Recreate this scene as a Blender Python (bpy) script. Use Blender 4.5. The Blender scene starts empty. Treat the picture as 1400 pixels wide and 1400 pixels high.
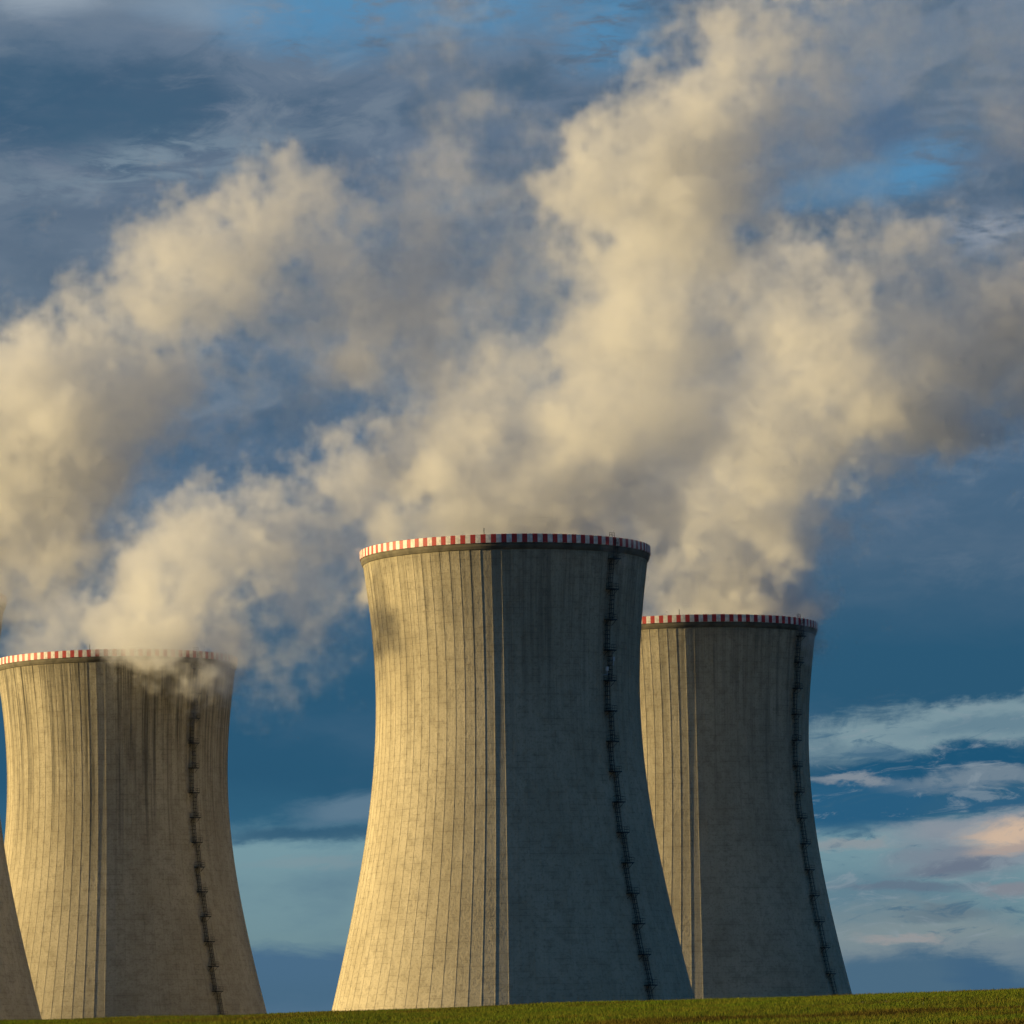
import bpy, bmesh, math, random
import numpy as np
from mathutils import Vector, Matrix

R = math.radians
scene = bpy.context.scene
COL = scene.collection

# ------------------------------------------------------------------ camera
F, EYE = 7000.0, 9.5                       # focal length in pixels of a 1400 px frame, eye height (m)
PITCH, ROLL = R(6.66), R(1.1)
cam_data = bpy.data.cameras.new("camera")
cam = bpy.data.objects.new("camera", cam_data)
COL.objects.link(cam)
cam_data.sensor_fit = 'HORIZONTAL'
cam_data.sensor_width = 36.0
cam_data.lens = 36.0 * F / 1400.0
cam_data.clip_start = 0.5
cam_data.clip_end = 60000.0
CAM_M = Matrix.Rotation(math.pi / 2 + PITCH, 4, 'X') @ Matrix.Rotation(-ROLL, 4, 'Z')
cam.matrix_world = Matrix.Translation((0, 0, EYE)) @ CAM_M
scene.camera = cam

# ------------------------------------------------------------------ sun, sky
SUN_EL, SUN_AZ = R(8.0), R(-88.5)          # azimuth measured from +Y (view direction) towards +X
sun_dir = Vector((math.sin(SUN_AZ) * math.cos(SUN_EL), math.cos(SUN_AZ) * math.cos(SUN_EL), math.sin(SUN_EL)))
sd = bpy.data.lights.new("sun", 'SUN')
sd.energy = 4.75
sd.color = (1.0, 0.735, 0.335)
sd.angle = R(0.5)
sun = bpy.data.objects.new("sun", sd)
COL.objects.link(sun)
sun.rotation_euler = sun_dir.to_track_quat('Z', 'Y').to_euler()
sun.location = sun_dir * 800

scene.view_settings.view_transform = 'Standard'
scene.view_settings.look = 'None'
scene.view_settings.gamma = 1.0
scene.view_settings.use_curve_mapping = False
scene.view_settings.exposure = 0.9

scene.render.engine = 'CYCLES'
cy = scene.cycles
cy.use_adaptive_sampling = True
cy.adaptive_threshold = 0.03
cy.use_denoising = True
cy.max_bounces = 8
cy.diffuse_bounces = 3
cy.volume_bounces = 4
cy.transparent_max_bounces = 16
cy.volume_step_rate = 3.6
cy.volume_max_steps = 512


def lin(r, g, b, a=1.0):
    f = lambda c: (c / 255 / 12.92) if c / 255 <= 0.04045 else ((c / 255 + 0.055) / 1.055) ** 2.4
    return (f(r), f(g), f(b), a)


class NT:
    """small helper to write node trees as expressions"""
    def __init__(self, tree):
        self.t = tree

    def n(self, kind, **kw):
        node = self.t.nodes.new(kind)
        for k, v in kw.items():
            setattr(node, k, v)
        return node

    def put(self, sock, v):
        if isinstance(v, bpy.types.NodeSocket):
            self.t.links.new(v, sock)
        else:
            sock.default_value = v

    def m(self, op, a, b=0.0, c=0.0, clamp=False):
        node = self.n('ShaderNodeMath', operation=op, use_clamp=clamp)
        self.put(node.inputs[0], a)
        self.put(node.inputs[1], b)
        self.put(node.inputs[2], c)
        return node.outputs[0]

    def sstep(self, x, lo, hi, a=0.0, b=1.0):
        node = self.n('ShaderNodeMapRange', interpolation_type='SMOOTHSTEP')
        self.put(node.inputs['Value'], x)
        self.put(node.inputs['From Min'], lo)
        self.put(node.inputs['From Max'], hi)
        self.put(node.inputs['To Min'], a)
        self.put(node.inputs['To Max'], b)
        return node.outputs[0]

    def xyz(self, x, y, z):
        node = self.n('ShaderNodeCombineXYZ')
        for s, v in zip(node.inputs, (x, y, z)):
            self.put(s, v)
        return node.outputs[0]

    def noise(self, vec, scale, detail=6.0, rough=0.55, lac=2.0, dist=0.0):
        node = self.n('ShaderNodeTexNoise', noise_dimensions='3D')
        self.put(node.inputs['Vector'], vec)
        node.inputs['Scale'].default_value = scale
        node.inputs['Detail'].default_value = detail
        node.inputs['Roughness'].default_value = rough
        node.inputs['Lacunarity'].default_value = lac
        node.inputs['Distortion'].default_value = dist
        return node.outputs['Fac']

    def mix(self, f, a, b):
        node = self.n('ShaderNodeMix', data_type='RGBA')
        self.put(node.inputs[0], f)
        self.put(node.inputs[6], a)
        self.put(node.inputs[7], b)
        return node.outputs[2]

    def ramp(self, f, stops):
        node = self.n('ShaderNodeValToRGB')
        cr = node.color_ramp
        while len(cr.elements) < len(stops):
            cr.elements.new(0.5)
        for e, (p, c) in zip(cr.elements, stops):
            e.position = p
        for e, (p, c) in zip(cr.elements, stops):
            e.color = c
        self.put(node.inputs[0], f)
        return node.outputs[0]


def build_world():
    w = bpy.data.worlds.new("World")
    scene.world = w
    w.use_nodes = True
    t = w.node_tree
    t.nodes.clear()
    g = NT(t)
    out = g.n('ShaderNodeOutputWorld')
    sky = g.n('ShaderNodeTexSky', sky_type='NISHITA')
    sky.sun_disc = False
    sky.sun_elevation = SUN_EL
    sky.sun_rotation = SUN_AZ
    sky.air_density = 1.0
    sky.dust_density = 0.4
    sky.ozone_density = 2.0
    bg_sky = g.n('ShaderNodeBackground')
    t.links.new(sky.outputs[0], bg_sky.inputs['Color'])
    bg_sky.inputs['Strength'].default_value = 0.05

    tc = g.n('ShaderNodeTexCoord')
    sep = g.n('ShaderNodeSeparateXYZ')
    t.links.new(tc.outputs['Generated'], sep.inputs[0])
    X, Y, Z = sep.outputs
    deg = 180 / math.pi
    az = g.m('MULTIPLY', g.m('ARCTAN2', X, Y), deg)
    el = g.m('MULTIPLY', g.m('ARCSINE', Z), deg)
    # cloud layers: compass bearing and elevation in degrees, ragged by several scales of turbulence
    p_flat = g.xyz(g.m('MULTIPLY', az, 0.38), el, 3.1)
    p_fl2 = g.xyz(g.m('MULTIPLY', az, 0.25), el, 11.4)
    p_iso = g.xyz(g.m('MULTIPLY', az, 0.75), el, 7.7)
    n1 = g.m('SUBTRACT', g.noise(p_flat, 0.55, 8, 0.58), 0.5)
    n2 = g.m('SUBTRACT', g.noise(p_iso, 1.1, 10, 0.64), 0.5)
    n3 = g.m('SUBTRACT', g.noise(p_flat, 2.0, 9, 0.66, dist=0.5), 0.5)
    n4 = g.m('SUBTRACT', g.noise(p_fl2, 5.0, 7, 0.66, dist=0.6), 0.5)
    azw = g.m('ADD', az, g.m('ADD', g.m('MULTIPLY', n2, 0.9), g.m('MULTIPLY', n4, 0.35)))
    elw0 = g.m('ADD', el, g.m('ADD', g.m('MULTIPLY_ADD', n2, 0.22, g.m('MULTIPLY', n3, 0.36)), g.m('MULTIPLY', n4, 0.2)))

    def blob(ca, ce, ra, re, slope=0.0, soft=0.5, namp=0.7):
        """ragged elliptical cloud patch centred at bearing ca, elevation ce"""
        da0 = g.m('SUBTRACT', azw, ca)
        da = g.m('MULTIPLY', da0, 1.0 / ra)
        de = g.m('MULTIPLY', g.m('SUBTRACT', g.m('SUBTRACT', elw0, ce), g.m('MULTIPLY', da0, slope)), 1.0 / re)
        r = g.m('SQRT', g.m('MULTIPLY_ADD', da, da, g.m('MULTIPLY', de, de)))
        r = g.m('ADD', r, g.m('MULTIPLY', g.m('ADD', n3, n2), namp * 1.4))
        return g.sstep(r, 1.0 + soft, 1.0 - soft)

    # main deck: colour of the overcast by (ragged) elevation
    elw = g.m('ADD', el, g.m('ADD', g.m('MULTIPLY', n1, 0.8), g.m('MULTIPLY', n3, 0.45)))
    elw = g.m('ADD', elw, g.m('MULTIPLY', n4, 0.18))
    e = lambda d: d / 14.0
    deck = g.ramp(g.m('DIVIDE', elw, 14.0, clamp=True), [
        (e(0.6), lin(96, 122, 146)),
        (e(1.3), lin(72, 106, 132)),
        (e(1.72), lin(74, 108, 136)),
        (e(1.9), lin(112, 142, 150)),
        (e(2.9), lin(118, 152, 162)),
        (e(3.05), lin(92, 130, 148)),
        (e(3.2), lin(48, 96, 124)),
        (e(3.7), lin(41, 87, 116)),
        (e(5.0), lin(43, 88, 117)),
        (e(6.2), lin(70, 100, 126)),
        (e(7.4), lin(76, 106, 134)),
        (e(9.0), lin(88, 108, 128)),
        (e(10.5), lin(95, 113, 134)),
        (e(12.5), lin(104, 124, 146)),
    ])
    c = deck

    def lay(a, col):
        nonlocal c
        c = g.mix(a, c, lin(*col))

    def amt(a, k):
        return g.m('MULTIPLY', a, k)
    # lighter and darker mottling of the upper deck
    up = g.sstep(el, 5.0, 8.0)
    lay(g.m('MULTIPLY', up, g.sstep(n1, -0.04, 0.16)), (112, 128, 145))
    lay(g.m('MULTIPLY', up, g.sstep(n1, -0.02, -0.18)), (68, 96, 122))
    lay(amt(g.m('MULTIPLY', up, g.sstep(n3, 0.0, 0.2)), 0.5), (120, 133, 150))
    lay(amt(g.m('MULTIPLY', g.sstep(el, 7.0, 4.5), g.sstep(n1, -0.02, 0.18)), 0.5), (72, 104, 130))
    fib = g.m('SUBTRACT', g.noise(g.xyz(g.m('MULTIPLY', az, 0.45), g.m('SUBTRACT', el, g.m('MULTIPLY', az, 0.12)), 31.0), 1.5, 9, 0.64, dist=0.7), 0.5)
    lay(amt(g.m('MULTIPLY', up, g.sstep(fib, 0.02, 0.16)), 0.45), (126, 140, 154))
    lay(amt(g.m('MULTIPLY', up, g.sstep(fib, -0.03, -0.17)), 0.5), (68, 98, 124))
    # upper left bank
    lay(amt(g.m('MULTIPLY', blob(-5.6, 11.5, 0.9, 0.5, 0.1, 1.1, 1.1), g.sstep(n1, 0.2, -0.12)), 0.8), (54, 90, 118))
    lay(amt(g.m('MULTIPLY', blob(-4.5, 10.9, 1.1, 0.3, 0.15, 1.1, 1.2), g.sstep(n3, 0.15, -0.15)), 0.75), (64, 96, 122))
    lay(amt(g.m('MULTIPLY', blob(-3.9, 10.6, 1.2, 0.22, 0.18, 1.1, 1.2), g.sstep(n4, -0.12, 0.1)), 0.8), (124, 143, 158))
    lay(amt(blob(-5.2, 12.45, 0.6, 0.16, 0.0, 1.0, 1.2), 0.8), (152, 166, 180))
    lay(amt(blob(-3.2, 12.3, 0.8, 0.2, -0.1, 0.8), 0.7), (128, 152, 174))
    # upper right
    lay(amt(blob(4.35, 10.8, 0.5, 0.3, 0.0, 0.7), 0.8), (78, 106, 136))
    lay(amt(g.m('MULTIPLY', blob(5.5, 9.65, 0.5, 0.22, 0.2, 1.0, 1.2), g.sstep(n4, -0.14, 0.08)), 0.8), (148, 158, 172))
    # clear openings where the blue sky shows
    blue = (80, 141, 184)
    for b in ((-2.25, 12.15, 0.85, 0.33, -0.1), (-1.5, 12.45, 0.7, 0.24, 0), (-0.1, 12.3, 0.7, 0.36, 0), (1.2, 12.05, 0.5, 0.42, 0.1), (4.75, 10.42, 0.55, 0.26, 0.25)):
        lay(amt(g.m('MULTIPLY', blob(*b, 0.85, 1.3), g.sstep(g.m('ADD', n3, n4), -0.22, 0.06)), 0.75), blue)
    lay(amt(blob(3.9, 10.2, 0.8, 0.2, 0.1, 0.7), 0.55), blue)
    # right hand: streaks of bright and dark cloud low over the horizon
    lay(blob(4.8, 4.12, 1.9, 0.30, 0.06, 0.4, 1.0), (122, 148, 158))
    lay(amt(blob(5.3, 4.15, 0.8, 0.09, 0.05, 0.7), 0.7), (92, 124, 142))
    lay(blob(4.95, 3.70, 1.8, 0.23, 0.13, 0.35, 0.8), (30, 84, 117))
    lay(amt(blob(4.1, 3.88, 0.35, 0.09, 0.0, 0.6), 0.8), (78, 112, 136))
    lay(blob(3.9, 3.32, 1.3, 0.27, 0.08, 0.4, 0.9), (40, 92, 126))
    lay(amt(blob(5.2, 3.72 - 0.15, 0.9, 0.10, 0.06, 0.6), 0.9), (116, 134, 148))
    lay(blob(5.4, 3.34, 0.9, 0.09, 0.02, 0.5), (46, 94, 126))
    lay(amt(blob(3.75, 3.57, 0.36, 0.05, -0.05, 0.6), 0.9), (132, 142, 152))
    lay(amt(blob(5.3, 3.08, 1.1, 0.17, 0.08, 0.5), 0.9), (138, 146, 156))
    lay(amt(blob(5.2, 2.75, 1.0, 0.22, 0.06, 0.6), 0.85), (124, 132, 146))
    lay(amt(blob(5.0, 2.60, 0.65, 0.08, 0.1, 0.6), 0.9), (104, 116, 134))
    lay(amt(blob(3.75, 2.88, 0.5, 0.06, 0.0, 0.6), 0.8), (140, 148, 154))
    lay(blob(5.6, 2.97, 0.55, 0.17, 0.05, 0.6, 0.6), (205, 180, 158))
    lay(amt(blob(5.45, 2.78, 0.42, 0.06, 0.1, 0.6), 0.8), (172, 156, 148))
    lay(amt(blob(4.5, 1.72, 1.9, 0.36, 0.0, 0.6), 0.7), (132, 145, 148))
    lay(amt(blob(4.25, 2.38, 0.75, 0.06, -0.03, 0.6), 0.85), (98, 116, 134))
    lay(amt(blob(5.5, 2.34, 0.4, 0.08, 0.0, 0.6), 0.8), (132, 134, 144))
    lay(amt(blob(4.75, 2.06, 0.5, 0.07, 0.05, 0.6, 1.0), 0.8), (102, 122, 134))
    lay(amt(blob(4.2, 1.78, 0.4, 0.04, -0.05, 0.7), 0.7), (156, 152, 152))
    lay(blob(4.5, 1.22, 1.45, 0.40, -0.06, 0.3, 0.4), (74, 106, 130))
    lay(amt(blob(5.2, 1.25, 0.5, 0.2, -0.3, 0.5, 0.4), 0.8), (62, 98, 128))
    # thin fibres drawn through the low cloud
    low = g.m('MULTIPLY', g.m('MULTIPLY', g.sstep(el, 1.5, 1.9), g.sstep(el, 4.6, 4.1)), g.sstep(az, 1.0, 3.4))
    n5 = g.m('SUBTRACT', g.noise(g.xyz(g.m('MULTIPLY', az, 0.3), g.m('SUBTRACT', el, g.m('MULTIPLY', az, 0.06)), 23.0), 4.2, 9, 0.68, dist=0.9), 0.5)
    lay(amt(g.m('MULTIPLY', low, g.sstep(n5, 0.03, 0.17)), 0.5), (140, 154, 164))
    lay(amt(g.m('MULTIPLY', low, g.sstep(n5, -0.04, -0.17)), 0.6), (56, 98, 126))
    # left hand: pale fleck in the dark cloud, thin veils below
    lay(amt(blob(-1.6, 3.42, 0.75, 0.17, 0.12, 0.6, 0.5), 0.85), (98, 126, 146))
    lay(amt(blob(-2.2, 3.12, 1.3, 0.09, 0.0, 0.6), 0.8), (44, 86, 114))
    lay(amt(blob(-2.2, 2.75, 0.7, 0.05, 0.0, 0.8), 0.5), (128, 148, 156))
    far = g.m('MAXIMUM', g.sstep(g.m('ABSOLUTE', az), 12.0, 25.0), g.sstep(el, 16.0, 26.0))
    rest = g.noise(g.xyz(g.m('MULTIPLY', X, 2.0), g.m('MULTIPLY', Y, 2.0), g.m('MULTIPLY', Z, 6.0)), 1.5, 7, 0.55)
    c = g.mix(far, c, g.mix(g.sstep(rest, 0.4, 0.62), lin(34, 84, 132), lin(60, 106, 150)))  # unseen sky, toned dark and blue to set the towers' shaded sides
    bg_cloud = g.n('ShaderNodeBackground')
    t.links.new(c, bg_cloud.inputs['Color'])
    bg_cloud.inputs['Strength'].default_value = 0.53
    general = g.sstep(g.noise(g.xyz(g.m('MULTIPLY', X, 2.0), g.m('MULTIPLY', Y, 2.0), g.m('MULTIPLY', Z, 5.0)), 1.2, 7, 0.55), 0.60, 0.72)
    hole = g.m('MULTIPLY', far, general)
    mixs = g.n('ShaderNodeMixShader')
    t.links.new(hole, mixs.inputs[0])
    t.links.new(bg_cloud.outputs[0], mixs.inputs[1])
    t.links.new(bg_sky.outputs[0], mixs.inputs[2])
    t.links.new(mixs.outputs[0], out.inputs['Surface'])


build_world()


# ------------------------------------------------------------------ helpers
def new_mat(name):
    m = bpy.data.materials.new(name)
    m.use_nodes = True
    m.node_tree.nodes.clear()
    return m, NT(m.node_tree)


def finish(g, bsdf_out, sock='Surface'):
    out = g.n('ShaderNodeOutputMaterial')
    g.t.links.new(bsdf_out, out.inputs[sock])


def simple_mat(name, col, rough=0.6, metal=0.0, var=0.15, scale=2.0):
    m, g = new_mat(name)
    tc = g.n('ShaderNodeTexCoord')
    f = g.noise(tc.outputs['Object'], scale, 5, 0.6)
    dark = tuple(v * (1 - 2 * var) for v in col[:3]) + (1,)
    c = g.mix(g.sstep(f, 0.3, 0.7), dark, col)
    b = g.n('ShaderNodeBsdfPrincipled')
    g.put(b.inputs['Base Color'], c)
    b.inputs['Roughness'].default_value = rough
    b.inputs['Metallic'].default_value = metal
    finish(g, b.outputs[0])
    return m


def mesh_obj(name, verts, faces, mat, parent=None, smooth=False, mats=None, mat_idx=None):
    me = bpy.data.meshes.new(name)
    me.from_pydata([tuple(v) for v in verts], [], faces)
    for mm in (mats or [mat]):
        me.materials.append(mm)
    if mat_idx is not None:
        me.polygons.foreach_set('material_index', mat_idx)
    if smooth:
        me.polygons.foreach_set('use_smooth', [True] * len(me.polygons))
    me.update()
    o = bpy.data.objects.new(name, me)
    COL.objects.link(o)
    o.parent = parent
    return o


class MB:
    """collects simple solids into one mesh"""
    def __init__(self):
        self.v, self.f = [], []

    def box(self, o, ax, ay, az, hx, hy, hz):
        """box centred at o with half sizes along unit axes"""
        b = len(self.v)
        for sx in (-1, 1):
            for sy in (-1, 1):
                for sz in (-1, 1):
                    self.v.append(o + ax * (sx * hx) + ay * (sy * hy) + az * (sz * hz))
        for q in ((0, 1, 3, 2), (4, 6, 7, 5), (0, 4, 5, 1), (2, 3, 7, 6), (0, 2, 6, 4), (1, 5, 7, 3)):
            self.f.append(tuple(b + i for i in q))

    def bar(self, p, q, r, n=6):
        d = (q - p)
        L = d.length
        if L < 1e-6:
            return
        d = d / L
        a = d.orthogonal().normalized()
        c = d.cross(a)
        b = len(self.v)
        for e in (p, q):
            for i in range(n):
                t = 2 * math.pi * i / n
                self.v.append(e + a * (r * math.cos(t)) + c * (r * math.sin(t)))
        for i in range(n):
            j = (i + 1) % n
            self.f.append((b + i, b + j, b + n + j, b + n + i))
        self.f.append(tuple(b + i for i in reversed(range(n))))
        self.f.append(tuple(b + n + i for i in range(n)))

    def build(self, name, mat, parent):
        return mesh_obj(name, self.v, self.f, mat, parent)


# ------------------------------------------------------------------ ground and field
def ground_z(x, y):
    """terrain height: the field rises from the viewer to a crest, then falls to the plant's level"""
    x = np.asarray(x, float)
    y = np.asarray(y, float)
    z = 7.8 + 0.22 + 0.0282 * np.clip(y, -200, 400)
    k = 40.0                                    # rounded crest
    fall = 8.02 + 0.0282 * 222 - 0.030 * (y - 222)
    z = -k * 0.1 * np.logaddexp(-z / (k * 0.1) * 4, -fall / (k * 0.1) * 4) / 4
    z = z + 0.0128 * np.clip(x, -400, 400) * np.exp(-((y - 200) / 400.0) ** 2)
    z = z + 0.05 * np.sin(x * 0.31 + 1.0) * np.sin(y * 0.11) + 0.03 * np.sin(x * 0.83 + y * 0.2)
    low = -0.02
    return np.where(y > 120, np.maximum(z, low), z)


def build_ground():
    xs = np.unique(np.concatenate([np.linspace(-9000, -400, 12), np.linspace(-400, -60, 18), np.linspace(-60, 60, 81), np.linspace(60, 400, 18), np.linspace(400, 9000, 12)]))
    ys = np.unique(np.concatenate([np.linspace(-3000, -50, 8), np.linspace(-50, 90, 20), np.linspace(90, 280, 150), np.linspace(280, 900, 40), np.linspace(900, 20000, 14)]))
    gx, gy = np.meshgrid(xs, ys)
    gz = ground_z(gx, gy)
    nx, ny = len(xs), len(ys)
    verts = np.stack([gx.ravel(), gy.ravel(), gz.ravel()], 1)
    faces = [(j * nx + i, j * nx + i + 1, (j + 1) * nx + i + 1, (j + 1) * nx + i) for j in range(ny - 1) for i in range(nx - 1)]
    m, g = new_mat('field_soil')
    tc = g.n('ShaderNodeTexCoord')
    a = g.noise(tc.outputs['Object'], 0.25, 8, 0.6)
    b2 = g.noise(tc.outputs['Object'], 5.0, 5, 0.6)
    c = g.mix(g.sstep(a, 0.35, 0.65), (0.075, 0.085, 0.018, 1), (0.12, 0.085, 0.03, 1))
    c = g.mix(g.sstep(b2, 0.45, 0.7), c, (0.045, 0.035, 0.018, 1))
    b = g.n('ShaderNodeBsdfPrincipled')
    g.put(b.inputs['Base Color'], c)
    b.inputs['Roughness'].default_value = 0.95
    finish(g, b.outputs[0])
    o = mesh_obj('field_ground', verts, faces, m, smooth=True)
    o['kind'] = 'structure'


TRAMS = [(128.0, 0.22), (146.0, 0.22), (166.0, 0.22), (188.0, 0.22), (211.0, 0.22)]


def build_grass():
    rng = np.random.default_rng(5)
    n = 330000
    y = 92 + (240 - 92) * rng.random(n) ** 0.9
    x = (rng.random(n) - 0.5) * 2 * (8 + y * 0.135)
    # drilled rows, running slightly across the view, and bare wheel tracks
    ph = (y - 0.22 * x) / 0.9
    row = np.round(ph) * 0.9 + rng.normal(0, 0.16, n)
    y = np.where(rng.random(n) < 0.6, row + 0.22 * x, y)
    keep = np.ones(n, bool)
    for y0, s in TRAMS:
        for off in (0.0, 2.1):
            d = np.abs(y - (y0 + off + s * x + 0.4 * np.sin(x * 0.15)))
            keep &= ~((d < 0.42) & (rng.random(n) < 0.93))
    patch = np.sin(x * 0.21 + 2 * np.sin(y * 0.09)) + np.sin(y * 0.17 - x * 0.07) + rng.normal(0, 0.8, n)
    keep &= patch > -1.9
    x, y, patch = x[keep], y[keep], patch[keep]
    n = len(x)
    z = ground_z(x, y) - 0.01
    h = 0.11 * (0.6 + 0.7 * rng.random(n)) * (1 + 0.07 * patch)
    nb = 3
    V = np.empty((n, nb, 3, 3), np.float32)
    for k in range(nb):
        th = rng.random(n) * 2 * np.pi
        lean = (0.25 + 0.5 * rng.random(n)) * h
        w = 0.012 + 0.012 * rng.random(n)
        ox, oy = rng.normal(0, 0.04, n), rng.normal(0, 0.04, n)
        cx, sx = np.cos(th), np.sin(th)
        V[:, k, 0] = np.stack([x + ox - w * sx, y + oy + w * cx, z], 1)
        V[:, k, 1] = np.stack([x + ox + w * sx, y + oy - w * cx, z], 1)
        V[:, k, 2] = np.stack([x + ox + lean * cx, y + oy + lean * sx, z + h * (0.8 + 0.4 * rng.random(n))], 1)
    V = V.reshape(-1, 3)
    nt = len(V) // 3
    me = bpy.data.meshes.new('grass')
    me.vertices.add(len(V))
    me.vertices.foreach_set('co', V.ravel())
    me.loops.add(nt * 3)
    me.loops.foreach_set('vertex_index', np.arange(nt * 3, dtype=np.int32))
    me.polygons.add(nt)
    me.polygons.foreach_set('loop_start', np.arange(nt, dtype=np.int32) * 3)
    me.update(calc_edges=True)
    m, g = new_mat('young_crop')
    tc = g.n('ShaderNodeTexCoord')
    a = g.noise(tc.outputs['Object'], 0.35, 6, 0.6)
    b2 = g.noise(tc.outputs['Object'], 9.0, 3, 0.6)
    c = g.mix(g.sstep(a, 0.35, 0.65), (0.112, 0.170, 0.017, 1), (0.195, 0.182, 0.024, 1))
    c = g.mix(g.sstep(b2, 0.35, 0.75), c, (0.085, 0.125, 0.014, 1))
    sp = g.n('ShaderNodeSeparateXYZ')
    g.t.links.new(tc.outputs['Object'], sp.inputs[0])
    across = g.m('SUBTRACT', sp.outputs[1], g.m('MULTIPLY', sp.outputs[0], 0.9))
    strip = g.noise(g.xyz(g.m('MULTIPLY', sp.outputs[0], 0.03), g.m('MULTIPLY', across, 0.11), 2.0), 1.0, 5, 0.6)
    c = g.mix(g.m('MULTIPLY', g.sstep(strip, 0.50, 0.62), 0.75), c, (0.120, 0.075, 0.018, 1))
    c = g.mix(g.m('MULTIPLY', g.sstep(strip, 0.60, 0.66), 0.8), c, (0.030, 0.026, 0.010, 1))
    c = g.mix(g.m('MULTIPLY', g.sstep(strip, 0.46, 0.36), 0.5), c, (0.13, 0.18, 0.014, 1))
    d = g.n('ShaderNodeBsdfDiffuse')
    g.put(d.inputs['Color'], c)
    tr = g.n('ShaderNodeBsdfTranslucent')
    g.put(tr.inputs['Color'], c)
    mx = g.n('ShaderNodeMixShader')
    mx.inputs[0].default_value = 0.3
    g.t.links.new(d.outputs[0], mx.inputs[1])
    g.t.links.new(tr.outputs[0], mx.inputs[2])
    finish(g, mx.outputs[0])
    me.materials.append(m)
    o = bpy.data.objects.new('grass', me)
    COL.objects.link(o)
    o['kind'] = 'stuff'
    o['label'] = 'short green crop growing over the low rise in front of the towers'
    o['category'] = 'crop'


build_ground()
build_grass()

# ------------------------------------------------------------------ cooling towers
H_TOP = 125.4
PROFILE = [(0, 45.6), (12, 42.3), (24, 39.2), (31.2, 37.3), (39.8, 35.3), (48.1, 33.4), (56.6, 31.6), (65.1, 30.1), (70.7, 29.25),
           (78.9, 28.2), (85.1, 27.7), (94, 27.42), (101.9, 27.6), (110.9, 28.2), (116.8, 28.85), (122.4, 29.6)]


def _smooth_profile():
    zs = np.array([p[0] for p in PROFILE], float)
    rs = np.array([p[1] for p in PROFILE], float)
    co = np.polyfit((zs - 60) / 60, rs, 6)
    return lambda z: np.polyval(co, (np.asarray(z, float) - 60) / 60)


prof = _smooth_profile()
N_RIB = 84


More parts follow.
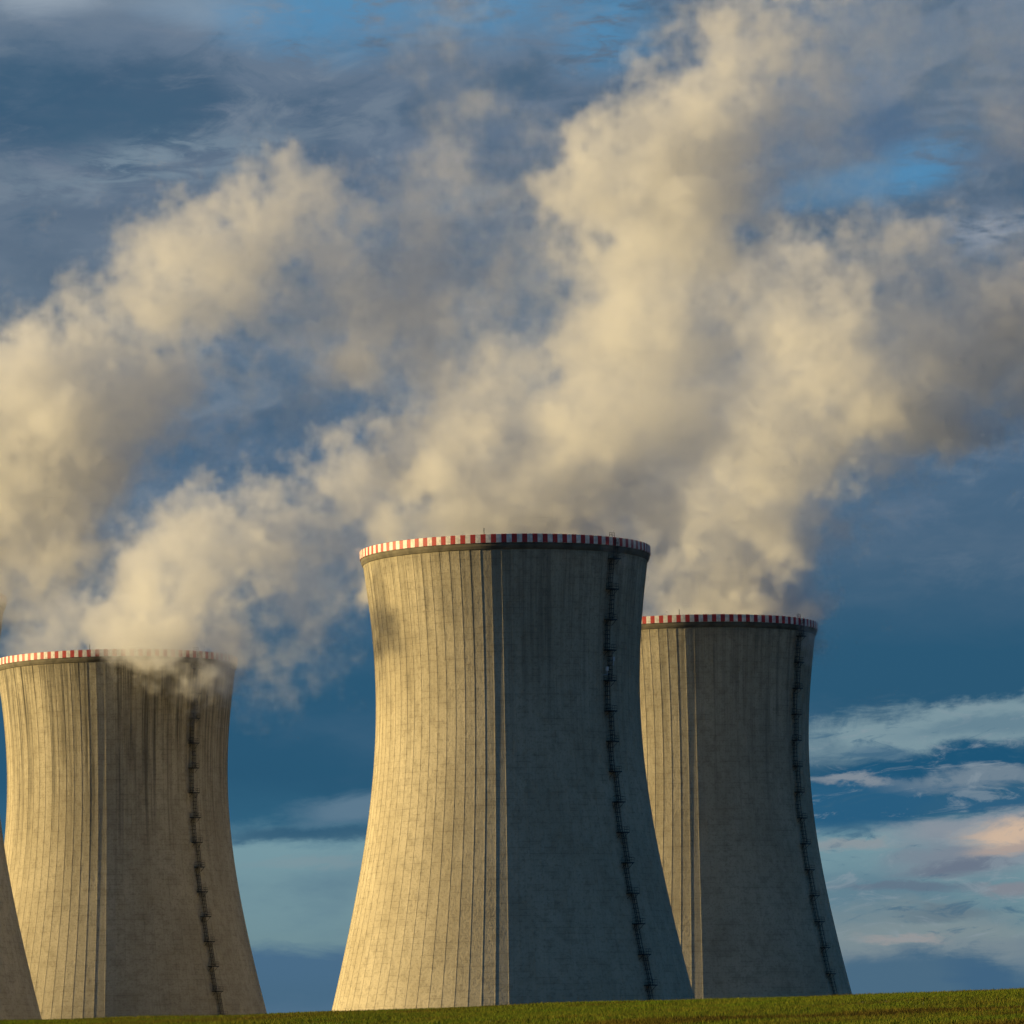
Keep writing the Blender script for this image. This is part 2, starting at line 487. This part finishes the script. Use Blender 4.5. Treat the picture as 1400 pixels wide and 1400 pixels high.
def concrete(name, seed, streak, warm=1.0):
    m, g = new_mat(name)
    tc = g.n('ShaderNodeTexCoord')
    sep = g.n('ShaderNodeSeparateXYZ')
    g.t.links.new(tc.outputs['Object'], sep.inputs[0])
    X, Y, Z = sep.outputs
    P = tc.outputs['Object']
    # round the shell: unit circle keeps the texture seamless
    inv = g.m('DIVIDE', 30.0, g.m('SQRT', g.m('ADD', g.m('MULTIPLY', X, X), g.m('MULTIPLY', Y, Y))))
    cx, cyy = g.m('MULTIPLY', X, inv), g.m('MULTIPLY', Y, inv)
    big = g.noise(g.xyz(g.m('ADD', cx, seed), cyy, g.m('MULTIPLY', Z, 0.5)), 0.09, 6, 0.6)
    mid = g.noise(g.xyz(g.m('ADD', cx, seed), cyy, Z), 0.45, 8, 0.62)
    fine = g.noise(g.xyz(g.m('ADD', cx, seed), cyy, Z), 1.9, 6, 0.7)
    drip = g.noise(g.xyz(g.m('ADD', cx, seed), cyy, g.m('MULTIPLY', Z, 0.022)), 0.75, 6, 0.62)
    drip2 = g.noise(g.xyz(g.m('ADD', cx, seed + 9), cyy, g.m('MULTIPLY', Z, 0.018)), 3.6, 5, 0.62)
    c = g.mix(g.sstep(big, 0.32, 0.68), (0.41, 0.365, 0.255, 1), (0.51, 0.46, 0.33, 1))
    c = g.mix(g.m('MULTIPLY', g.sstep(mid, 0.42, 0.72), 0.55), c, (0.29, 0.255, 0.175, 1))
    c = g.mix(g.m('MULTIPLY', g.sstep(fine, 0.48, 0.70), 0.48), c, (0.17, 0.148, 0.10, 1))
    # pour joints every 1.25 m of height, broken up
    zz = g.m('FRACT', g.m('DIVIDE', g.m('ADD', Z, g.m('MULTIPLY', g.m('SUBTRACT', mid, 0.5), 0.25)), 1.25))
    joint = g.m('MULTIPLY', g.sstep(g.m('ABSOLUTE', g.m('SUBTRACT', zz, 0.5)), 0.06, 0.0), g.sstep(mid, 0.40, 0.60))
    c = g.mix(g.m('MULTIPLY', joint, 0.6), c, (0.15, 0.13, 0.10, 1))
    # dark run-off streaks, strongest below the rim
    top = g.sstep(g.m('ADD', Z, g.m('MULTIPLY', g.m('SUBTRACT', drip, 0.5), 90.0)), 70.0, 128.0)
    st = g.m('MULTIPLY', g.sstep(g.m('ADD', g.m('MULTIPLY', drip, 0.6), g.m('MULTIPLY', drip2, 0.4)), 0.42, 0.62), top)
    c = g.mix(g.m('MULTIPLY', st, streak), c, (0.056, 0.055, 0.048, 1))
    allst = g.m('MULTIPLY', g.sstep(drip2, 0.52, 0.68), 0.14)
    c = g.mix(allst, c, (0.12, 0.11, 0.085, 1))
    band = g.m('MULTIPLY', g.sstep(g.m('ADD', Z, g.m('MULTIPLY', g.m('SUBTRACT', mid, 0.5), 9.0)), 117.0, 123.0), 0.2 * streak + 0.06)
    c = g.mix(band, c, (0.10, 0.095, 0.065, 1))
    b = g.n('ShaderNodeBsdfPrincipled')
    g.put(b.inputs['Base Color'], c)
    b.inputs['Roughness'].default_value = 0.95
    b.inputs['Specular IOR Level'].default_value = 0.15
    b.inputs['Diffuse Roughness'].default_value = 0.3
    bp = g.n('ShaderNodeBump')
    bp.inputs['Strength'].default_value = 0.9
    bp.inputs['Distance'].default_value = 0.2
    hgt = g.m('ADD', g.m('MULTIPLY', fine, 0.8), g.m('MULTIPLY', mid, 0.7))
    g.put(bp.inputs['Height'], hgt)
    g.put(b.inputs['Normal'], bp.outputs[0])
    finish(g, b.outputs[0])
    return m


MAT_RED = simple_mat('red_band_paint', (0.42, 0.022, 0.022, 1), 0.6, var=0.2, scale=1.3)
MAT_WHITE = simple_mat('white_band_paint', (0.72, 0.70, 0.64, 1), 0.6, var=0.2, scale=1.3)
MAT_STEEL = simple_mat('dark_green_steel', (0.012, 0.017, 0.015, 1), 0.55, var=0.25, scale=1.5)
MAT_LEDGE = simple_mat('rim_concrete', (0.14, 0.125, 0.085, 1), 0.9, var=0.25, scale=0.5)
MAT_LAMP = simple_mat('lamp_housing', (0.55, 0.56, 0.56, 1), 0.4, var=0.05)


def shell_mesh(mat):
    """ribbed hyperboloid shell with an inner face"""
    zs = np.unique(np.concatenate([np.linspace(-2, 122.6, 96)]))
    pitch = 2 * math.pi / N_RIB
    RW, RD = 0.10, 0.045                           # rib half width, depth (m)
    V, Fc = [], []
    per = 4
    for z in zs:
        r = float(prof(max(z, 0)))
        hw = RW / r
        for k in range(N_RIB):
            a0 = k * pitch
            for (da, dr) in ((-hw, 0), (-hw * 0.8, RD), (hw * 0.8, RD), (hw, 0)):
                t = a0 + da
                V.append((math.sin(t) * (r + dr), -math.cos(t) * (r + dr), z))
    n = N_RIB * per
    nz = len(zs)
    for j in range(nz - 1):
        for i in range(n):
            i2 = (i + 1) % n
            Fc.append((j * n + i, j * n + i2, (j + 1) * n + i2, (j + 1) * n + i))
    # inner face
    b = len(V)
    q = 168
    for z in zs:
        r = float(prof(max(z, 0))) - 0.55
        for k in range(q):
            t = 2 * math.pi * k / q
            V.append((math.sin(t) * r, -math.cos(t) * r, z))
    for j in range(nz - 1):
        for i in range(q):
            i2 = (i + 1) % q
            Fc.append((b + j * q + i, b + (j + 1) * q + i, b + (j + 1) * q + i2, b + j * q + i2))
    me = bpy.data.meshes.new('shell')
    me.from_pydata(V, [], Fc)
    me.materials.append(mat)
    me.update()
    return me


def lathe_ring(name, sections, mats, idx_fn, parent, n):
    """closed ring: sections = list of (r, z); idx_fn(segment, side) -> material index"""
    V, Fc, mi = [], [], []
    k = len(sections)
    for i in range(n):
        t = 2 * math.pi * i / n
        for (r, z) in sections:
            V.append((math.sin(t) * r, -math.cos(t) * r, z))
    for i in range(n):
        i2 = (i + 1) % n
        for s in range(k):
            s2 = (s + 1) % k
            Fc.append((i * k + s, i2 * k + s, i2 * k + s2, i * k + s2))
            mi.append(idx_fn(i, s))
    return mesh_obj(name, V, Fc, None, parent, mats=mats, mat_idx=mi)


SHELL_SRC = None
BAND_SRC = LEDGE_SRC = None


def ladder_and_platforms(root, ang, lamps, seed):
    """caged ladder in staggered flights up the shell at angle ang, a railed platform between flights"""
    rnd = random.Random(seed)
    out = Vector((math.sin(ang), -math.cos(ang), 0))
    tan = Vector((math.cos(ang), math.sin(ang), 0))
    up = Vector((0, 0, 1))

    def at(z, off, side):
        return out * (float(prof(max(z, 0))) + 0.12 + off) + tan * side + up * z

    lad = MB()
    heights = []
    z = 121.0
    while z > 8:
        heights.append(z)
        z -= 6.22
    zs = [125.0] + heights + [2.0]
    for i in range(len(zs) - 1):
        z1, z0 = zs[i], zs[i + 1]
        side = 0.42 if i % 2 == 0 else -0.42
        st = 6
        for s in range(st):
            a, b = z0 + (z1 - z0) * s / st, z0 + (z1 - z0) * (s + 1) / st
            for e in (-0.30, 0.30):
                lad.bar(at(a, 0.35, side + e), at(b, 0.35, side + e), 0.07, 5)
            for e, o2 in ((-0.42, 0.75), (-0.15, 1.15), (0.15, 1.15), (0.42, 0.75)):
                lad.bar(at(a, o2, side + e), at(b, o2, side + e), 0.04, 4)
        k = int((z1 - z0) / 0.33)
        for s in range(k):
            zz = z0 + (s + 0.5) * (z1 - z0) / k
            lad.bar(at(zz, 0.35, side - 0.3), at(zz, 0.35, side + 0.3), 0.035, 4)
        for s in range(int((z1 - z0) / 0.9)):
            zz = z0 + 0.5 + s * 0.9
            ring = [(-0.30, 0.35), (-0.45, 0.75), (-0.2, 1.15), (0.2, 1.15), (0.45, 0.75), (0.30, 0.35)]
            for (a, o1), (b, o2) in zip(ring[:-1], ring[1:]):
                lad.bar(at(zz, o1, side + a), at(zz, o2, side + b), 0.045, 4)
            lad.bar(at(zz, -0.14, side - 0.3), at(zz, 0.35, side - 0.3), 0.04, 4)
            lad.bar(at(zz, -0.14, side + 0.3), at(zz, 0.35, side + 0.3), 0.04, 4)
    ladder = lad.build('ladder', MAT_STEEL, root)
    for z in heights:
        pl = MB()
        c = out * (float(prof(z)) + 0.30 + 0.75) + up * z
        pl.box(c, tan, out, up, 1.15, 0.78, 0.11)
        for s in (-1.0, 1.0):
            pl.bar(c + tan * s - out * 0.7 - up * 1.1, c + tan * s + out * 0.6, 0.06, 4)
        pl.build('platform', MAT_STEEL, root)
        rail = MB()
        pts = [(-1.12, -0.6), (-1.12, 0.74), (-0.38, 0.74), (0.38, 0.74), (1.12, 0.74), (1.12, -0.6)]
        for a, b in pts:
            rail.bar(c + tan * a + out * b, c + tan * a + out * b + up * 1.15, 0.035, 4)
        for (a, b), (a2, b2) in zip(pts[:-1], pts[1:]):
            for hh in (0.6, 1.12):
                rail.bar(c + tan * a + out * b + up * hh, c + tan * a2 + out * b2 + up * hh, 0.035, 4)
        rail.build('railing', MAT_STEEL, root.children[-1] if False else PLATFORM_OF(root))
    for (zz, side) in lamps:
        lp = MB()
        c = at(zz, 1.0, side)
        lp.box(c, tan, out, up, 0.22, 0.2, 0.42)
        lp.bar(c - up * 0.42, c - up * 1.3, 0.07)
        lp.bar(c - up * 1.2, at(zz - 1.2, -0.3, side), 0.06)
        lp.build('warning_light', MAT_LAMP, root)


def PLATFORM_OF(root):
    return [c for c in root.children if c.name.split('.')[0] == 'platform'][-1]


def make_tower(loc, label, mat, ladder_ang, rib_turn, lamps, seed):
    global SHELL_SRC, BAND_SRC, LEDGE_SRC
    root = bpy.data.objects.new('cooling_tower', None)
    COL.objects.link(root)
    root.location = loc
    root.rotation_euler = (0, 0, rib_turn)
    root['label'] = label
    root['category'] = 'cooling tower'
    root['group'] = 'cooling towers of the power station'
    if SHELL_SRC is None:
        SHELL_SRC = shell_mesh(mat)
        sm = SHELL_SRC
    else:
        sm = SHELL_SRC.copy()
        sm.materials[0] = mat
    sh = bpy.data.objects.new('shell', sm)
    COL.objects.link(sh)
    sh.parent = root
    r = float(prof(122.4))
    if BAND_SRC is None:
        led = lathe_ring('rim_ledge', [(r - 0.5, 122.3), (r + 0.25, 122.5), (r + 0.5, 123.1), (r + 0.5, 123.72), (r - 0.5, 123.72)],
                         [MAT_LEDGE], lambda i, s: 0, root, 180)
        band = lathe_ring('striped_band', [(r + 0.72, 123.73), (r + 0.72, H_TOP), (r + 0.55, H_TOP + 0.08), (r + 0.45, H_TOP), (r + 0.45, 123.73)],
                          [MAT_RED, MAT_WHITE], lambda i, s: (i // 2) % 2, root, 360)
        LEDGE_SRC, BAND_SRC = led, band
    else:
        for src in (LEDGE_SRC, BAND_SRC):
            c = src.copy()
            COL.objects.link(c)
            c.parent = root
    ladder_and_platforms(root, ladder_ang - rib_turn, lamps, seed)
    for a in (-8.0, ):
        t = R(a) - rib_turn
        rb = MB()
        base = Vector((math.sin(t) * (r + 0.3), -math.cos(t) * (r + 0.3), 123.8))
        rb.bar(base, base + Vector((0, 0, 3.0)), 0.07, 6)
        rb.build('lightning_rod', MAT_STEEL, root)
    t = ladder_ang - rib_turn
    gd = MB()
    for e in (-0.025, 0.0, 0.025):
        base = Vector((math.sin(t + e) * (r + 0.3), -math.cos(t + e) * (r + 0.3), 123.8))
        gd.bar(base, base + Vector((0, 0, 2.6)), 0.05, 5)
    for hh in (2.1, 2.55):
        gd.bar(Vector((math.sin(t - .025) * (r + 0.3), -math.cos(t - .025) * (r + 0.3), 123.8 + hh)),
               Vector((math.sin(t + .025) * (r + 0.3), -math.cos(t + .025) * (r + 0.3), 123.8 + hh)), 0.05, 5)
    gd.build('landing_guard', MAT_STEEL, root)
    return root


def pix(x, y, dist):
    """point at ground distance dist on the line of sight through an image position of the reference frame"""
    d = CAM_M.to_3x3() @ Vector(((x - 700) / F, (700 - y) / F, -1.0))
    return Vector((0, 0, EYE)) + d * (dist / d.y)


TOWERS = {
    'centre': Vector((-1.6, 1061, 0)),
    'left': Vector((-101.7, 1302, 0)),
    'right': Vector((43.4, 1240, 0)),
    'fourth': Vector((-143.4, 1135, 0)),
}
make_tower(TOWERS['centre'], 'tallest looking ribbed concrete cooling tower in front, overlapping the tower to its right',
           concrete('concrete_front_tower', 3.0, 0.40), R(47.3), R(-1.26), [(98.5, -0.9), (100.6, 1.0)], 1)
make_tower(TOWERS['left'], 'ribbed cooling tower with dark streaks and steam spilling over its rim',
           concrete('concrete_streaked_tower', 41.0, 0.85), R(45.5), R(-1.26), [], 2).scale = (1.02, 1.02, 1.0)
make_tower(TOWERS['right'], 'ribbed cooling tower half hidden behind the front tower, mostly in shade',
           concrete('concrete_rear_tower', 77.0, 0.40), R(56.5), R(-1.26), [], 3)
make_tower(TOWERS['fourth'], 'cooling tower cut off by the left edge, only its shaded lower flank showing',
           concrete('concrete_edge_tower', 120.0, 0.6), R(50), R(-1.26), [], 4)


# ------------------------------------------------------------------ steam plumes
def spectral(shape, rng, lo, beta, vox):
    """smooth random field with a power-law spectrum; features up to lo metres"""
    w = rng.standard_normal(shape, dtype=np.float32)
    f = np.fft.rfftn(w)
    kx = np.fft.fftfreq(shape[0], vox)[:, None, None].astype(np.float32)
    ky = np.fft.fftfreq(shape[1], vox)[None, :, None].astype(np.float32)
    kz = np.fft.rfftfreq(shape[2], vox)[None, None, :].astype(np.float32)
    k = np.sqrt(kx * kx + ky * ky + kz * kz)
    amp = (k * k + (1.0 / lo) ** 2) ** (-beta / 4.0)
    amp = amp * np.exp(-(k * vox * 1.1) ** 2)
    f *= amp
    f[0, 0, 0] = 0
    r = np.fft.irfftn(f, s=shape).astype(np.float32)
    return r / r.std()


def make_plume(label, dist, puffs, seed, vox=0.75, dens=0.08, drift=50.0, y0=840.0):
    """puffs: (x, y, radius, weight, depth offset m, crispness m) in reference-frame pixels at distance dist"""
    rng = np.random.default_rng(seed)
    s = dist / F
    C, Rr, W, E = [], [], [], []
    for (x, y, r, w, dz, e) in puffs:
        dz = dz - drift * min(max((y0 - y) / 160.0, 0.0), 1.0)
        c = np.array(pix(x, y, dist + dz))
        rm = r * s * (dist + dz) / dist
        C.append(c); Rr.append(rm * 0.95); W.append(w); E.append(e)
        for _ in range(14):
            d = rng.standard_normal(3); d /= np.linalg.norm(d)
            r1 = rm * rng.uniform(0.26, 0.46)
            c1 = c + d * (rm - r1 * 0.75)
            C.append(c1); Rr.append(r1); W.append(w * rng.uniform(0.8, 1.2)); E.append(e)
            for _ in range(5):
                d2 = rng.standard_normal(3); d2 = d2 / np.linalg.norm(d2) + 0.5 * d
                d2 /= np.linalg.norm(d2)
                r2 = r1 * rng.uniform(0.3, 0.5)
                C.append(c1 + d2 * (r1 - r2 * 0.5)); Rr.append(r2); W.append(w); E.append(e)
    C, Rr, W, E = np.array(C), np.array(Rr), np.array(W), np.array(E)
    pad = 10.0
    lo = (C - Rr[:, None]).min(0) - pad
    hi = (C + Rr[:, None]).max(0) + pad
    n = np.ceil((hi - lo) / vox).astype(int) + 1
    n = n + (n % 2)
    hi = lo + (n - 1) * vox
    ax = [lo[i] + np.arange(n[i]) * vox for i in range(3)]
    sdf = np.full(n, -pad, np.float32)
    wgt = np.zeros(n, np.float32)
    edge = np.full(n, 6.0, np.float32)
    for c, r, w, e in zip(C, Rr, W, E):
        i0 = np.maximum(np.floor((c - r - pad - lo) / vox).astype(int), 0)
        i1 = np.minimum(np.ceil((c + r + pad - lo) / vox).astype(int) + 1, n)
        gx = (ax[0][i0[0]:i1[0]] - c[0])[:, None, None].astype(np.float32)
        gy = (ax[1][i0[1]:i1[1]] - c[1])[None, :, None].astype(np.float32)
        gz = (ax[2][i0[2]:i1[2]] - c[2])[None, None, :].astype(np.float32)
        d = np.float32(r) - np.sqrt(gx * gx + gy * gy + gz * gz)
        sl = (slice(i0[0], i1[0]), slice(i0[1], i1[1]), slice(i0[2], i1[2]))
        msk = d > sdf[sl]
        sdf[sl][msk] = d[msk]
        wgt[sl][msk] = w
        edge[sl][msk] = e

    def blur(a, sig):
        f = np.fft.rfftn(a)
        for i in range(3):
            k = np.fft.rfftfreq(n[2], vox) if i == 2 else np.fft.fftfreq(n[i], vox)
            shp = [1, 1, 1]; shp[i] = -1
            f *= np.exp(-2 * (np.pi * sig * k) ** 2).reshape(shp)
        return np.fft.irfftn(f, s=tuple(n)).astype(np.float32)

    wgt = blur(wgt, 5.0)
    edge = blur(edge, 5.0)
    sdf = blur(sdf, 2.2)
    n1 = spectral(tuple(n), rng, 40.0, 3.6, vox)
    n2 = spectral(tuple(n), rng, 14.0, 3.9, vox)
    n3 = spectral(tuple(n), rng, 5.0, 3.2, vox)
    f = sdf + 3.6 * n1 + 1.3 * n2 + 1.1 * n3 + 2.4
    t = np.clip(f / (edge * 1.8), 0, 1)
    t = t * t * (3 - 2 * t)
    inner = np.clip(0.9 + 0.30 * n1 + 0.08 * n2, 0.12, 2.0)
    den = (t * inner * np.clip(wgt, 0, 3) * dens).astype(np.float32)
    den[den < dens * 0.004] = 0
    for i in range(3):
        sl = [slice(None)] * 3
        sl[i] = 0; den[tuple(sl)] = 0
        sl[i] = -1; den[tuple(sl)] = 0

    N = int(np.prod(n))
    org = Vector(((lo[0] + hi[0]) / 2, (lo[1] + hi[1]) / 2, lo[2]))
    me = bpy.data.meshes.new('steam_grid')
    me.vertices.add(N)
    at = me.attributes.new('steam', 'FLOAT', 'POINT')
    at.data.foreach_set('value', den.ravel())
    co = np.empty((n[0], n[1], n[2], 3), np.float32)
    co[..., 0] = (ax[0] - org.x)[:, None, None]
    co[..., 1] = (ax[1] - org.y)[None, :, None]
    co[..., 2] = (ax[2] - org.z)[None, None, :]
    me.vertices.foreach_set('co', co.ravel())
    del co
    grid = bpy.data.objects.new('steam_grid', me)          # data only: never linked into the scene
    vol = bpy.data.volumes.new('steam_plume')
    o = bpy.data.objects.new('steam_plume', vol)
    COL.objects.link(o)
    o.location = org
    o['label'] = label
    o['category'] = 'steam plume'
    o['group'] = 'steam plumes rising from the cooling towers'
    lo_l = [lo[i] - org[i] for i in range(3)]
    hi_l = [hi[i] - org[i] for i in range(3)]

    ng = bpy.data.node_groups.new('steam_field', 'GeometryNodeTree')
    ng.interface.new_socket('Geometry', in_out='INPUT', socket_type='NodeSocketGeometry')
    ng.interface.new_socket('Geometry', in_out='OUTPUT', socket_type='NodeSocketGeometry')
    g = NT(ng)
    gi, go = g.n('NodeGroupInput'), g.n('NodeGroupOutput')
    pos = g.n('GeometryNodeInputPosition')
    sp = g.n('ShaderNodeSeparateXYZ')
    ng.links.new(pos.outputs[0], sp.inputs[0])
    idx = []
    for i in range(3):
        v = g.m('MULTIPLY', g.m('SUBTRACT', sp.outputs[i], float(lo_l[i])), float((n[i] - 1) / (hi_l[i] - lo_l[i])))
        idx.append(g.m('ROUND', v))
    ind = g.m('ADD', g.m('MULTIPLY', g.m('ADD', g.m('MULTIPLY', idx[0], float(n[1])), idx[1]), float(n[2])), idx[2])
    na = g.n('GeometryNodeInputNamedAttribute', data_type='FLOAT')
    na.inputs['Name'].default_value = 'steam'
    si = g.n('GeometryNodeSampleIndex', data_type='FLOAT', domain='POINT')
    oi = g.n('GeometryNodeObjectInfo', transform_space='ORIGINAL')
    oi.inputs['Object'].default_value = grid
    ng.links.new(oi.outputs['Geometry'], si.inputs['Geometry'])
    ng.links.new(na.outputs[0], [s for s in si.inputs if s.name == 'Value' and s.enabled][0])
    ng.links.new(ind, si.inputs['Index'])
    vc = g.n('GeometryNodeVolumeCube')
    ng.links.new(si.outputs[0], vc.inputs['Density'])
    vc.inputs['Min'].default_value = lo_l
    vc.inputs['Max'].default_value = hi_l
    for i, a in enumerate('XYZ'):
        vc.inputs['Resolution ' + a].default_value = int(n[i])
    sm = g.n('GeometryNodeSetMaterial')
    ng.links.new(vc.outputs[0], sm.inputs['Geometry'])
    sm.inputs['Material'].default_value = MAT_STEAM
    ng.links.new(sm.outputs[0], go.inputs[0])
    vol.materials.append(MAT_STEAM)
    md = o.modifiers.new('steam_field', 'NODES')
    md.node_group = ng
    assert N < 16_000_000, N
    return o


MAT_STEAM, _g = new_mat('steam')
_pv = _g.n('ShaderNodeVolumePrincipled')
_pv.inputs['Color'].default_value = (0.96, 0.968, 0.972, 1)
_pv.inputs['Density'].default_value = 1.0
_pv.inputs['Density Attribute'].default_value = 'density'
_pv.inputs['Anisotropy'].default_value = 0.55
finish(_g, _pv.outputs[0], 'Volume')

make_plume('thick cream steam plume drifting in from the left edge, from the tower cut off there', 1135, [
    (-190, 800, 140, 1.0, 0, 4), (-110, 720, 160, 1.0, 0, 4), (-20, 640, 165, 1.0, 0, 4), (60, 590, 150, 1.0, 0, 4),
    (140, 570, 120, 1.0, 5, 5), (20, 510, 85, 1.0, 0, 4), (215, 520, 100, 0.9, 5, 5), (190, 410, 85, 0.9, 5, 4),
    (130, 390, 40, 0.8, 0, 4), (290, 410, 85, 0.9, 8, 4), (330, 330, 80, 1.1, 8, 4), (350, 270, 50, 1.0, 8, 4), (390, 295, 70, 1.0, 8, 4),
    (450, 285, 70, 1.0, 8, 4), (515, 300, 65, 1.0, 10, 6), (570, 350, 85, 1.0, 10, 8), (625, 400, 85, 1.0, 12, 8), (570, 430, 100, 1.0, 12, 8),
    (490, 470, 100, 0.9, 15, 8), (400, 450, 90, 0.7, 15, 8), (600, 500, 75, 0.8, 12, 8), (450, 370, 80, 0.8, 12, 8), (70, 760, 70, 0.7, -40, 7), (20, 785, 70, 1.0, -78, 9), (-50, 790, 80, 1.1, -80, 8), (60, 800, 50, 0.8, -84, 9), (110, 780, 50, 0.6, -84, 10), (270, 620, 70, 0.5, 10, 9),
    (420, 560, 70, 0.3, 15, 10), (620, 220, 75, 0.45, 20, 10), (630, 130, 75, 0.45, 20, 10), (600, 40, 60, 0.45, 20, 9),
    (700, 140, 55, 0.5, 20, 9), (670, 290, 75, 0.5, 20, 10), (740, 220, 60, 0.4, 20, 10)], 11, drift=46.0, y0=760.0)
make_plume('cream steam plume spilling over the rim of the streaked tower', 1306, [
    (60, 880, 50, 0.8, 0, 4), (100, 870, 65, 1.0, 0, 4), (170, 870, 80, 1.2, -8, 4), (240, 870, 75, 1.4, -20, 4), (240, 878, 55, 1.6, -38, 4), (240, 902, 34, 2.0, -43, 3), (200, 884, 38, 1.6, -42, 3), (165, 880, 28, 1.3, -41, 3), (282, 882, 38, 1.5, -40, 4), (310, 884, 28, 1.0, -32, 5),
    (290, 870, 55, 1.0, -20, 5), (240, 800, 90, 1.0, 0, 4), (230, 740, 50, 1.0, 0, 4), (310, 750, 85, 1.0, 0, 4), (370, 720, 85, 1.0, 0, 4), (430, 670, 65, 1.0, 0, 4),
    (490, 660, 65, 1.0, 0, 4), (530, 620, 45, 1.0, 0, 3), (560, 585, 28, 1.1, 0, 3), (390, 800, 85, 0.6, 5, 9), (450, 750, 75, 0.6, 5, 9),
    (450, 850, 65, 0.6, -70, 9), (390, 890, 60, 0.55, -75, 9), (60, 860, 50, 0.5, 0, 8), (520, 710, 70, 0.6, 8, 9)], 12, drift=50.0, y0=900.0)
make_plume('tallest steam plume, grey below and warm white above, rising from the front tower', 1061, [
    (580, 730, 95, 1.5, 0, 4), (700, 730, 115, 1.5, 0, 4), (785, 725, 84, 1.5, 8, 4), (550, 690, 60, 1.0, 0, 6), (860, 670, 85, 1.0, 0, 6), (620, 640, 90, 0.9, 0, 5), (690, 640, 140, 1.0, 0, 5), (800, 610, 150, 1.0, 0, 5),
    (640, 580, 90, 0.8, 5, 6), (850, 510, 150, 1.0, 0, 5), (720, 500, 80, 0.6, 5, 8), (870, 410, 140, 1.0, 0, 5), (850, 290, 110, 1.5, 0, 4), (800, 330, 70, 0.9, 0, 5),
    (890, 210, 110, 1.6, 0, 4), (950, 300, 120, 1.3, 0, 5), (970, 160, 95, 1.5, 0, 4), (1020, 90, 85, 1.4, 0, 4), (1080, 40, 75, 1.3, 0, 4), (1020, 220, 70, 0.6, 0, 7),
    (920, 80, 35, 0.8, 0, 5), (1100, -60, 90, 1.0, 0, 5), (1100, 130, 90, 0.6, 5, 9), (1140, 210, 70, 0.4, 8, 10), (1220, 60, 90, 0.35, 10, 10),
    (1330, 60, 95, 0.35, 10, 10), (1390, 170, 75, 0.3, 10, 10), (1280, 140, 50, 0.25, 10, 10), (710, 400, 80, 0.5, 10, 10), (750, 330, 70, 0.5, 10, 9), (660, 480, 80, 0.45, 10, 10), (600, 560, 70, 0.5, 10, 10), (560, 660, 85, 1.0, 5, 6), (540, 600, 50, 0.5, 5, 9), (950, 450, 110, 0.9, 5, 7),
    (960, 570, 90, 0.6, 5, 9), (1000, 380, 70, 0.7, 5, 8)], 13, drift=30.0, y0=650.0)
make_plume('broad steam plume bending to the right from the tower behind the front one', 1240, [
    (940, 835, 85, 1.5, 0, 4), (1000, 825, 95, 1.5, 0, 4), (1060, 820, 70, 1.2, 0, 5), (905, 770, 75, 1.1, 0, 6), (900, 700, 80, 1.0, 0, 6), (1000, 740, 115, 1.0, 0, 5), (1040, 660, 125, 1.0, 0, 5),
    (950, 640, 90, 0.8, 0, 6), (960, 540, 90, 0.8, 0, 6), (1090, 580, 130, 1.0, 0, 5), (1060, 470, 105, 1.0, 0, 5), (1160, 510, 130, 1.0, 0, 5), (1180, 410, 95, 1.0, 0, 4),
    (1120, 380, 65, 0.9, 0, 4), (1240, 360, 70, 1.0, 0, 4), (1285, 335, 35, 0.8, 0, 4), (1270, 490, 125, 1.0, 0, 5), (1350, 450, 110, 1.0, 0, 5),
    (1330, 530, 70, 0.7, 0, 6), (1450, 420, 120, 1.0, 0, 5), (1110, 730, 50, 0.45, 5, 9), (1200, 630, 65, 0.5, 5, 9), (1400, 490, 100, 0.9, 0, 6), (1410, 350, 70, 0.5, 5, 9), (1260, 420, 90, 0.9, 0, 6)], 14, drift=40.0, y0=720.0)
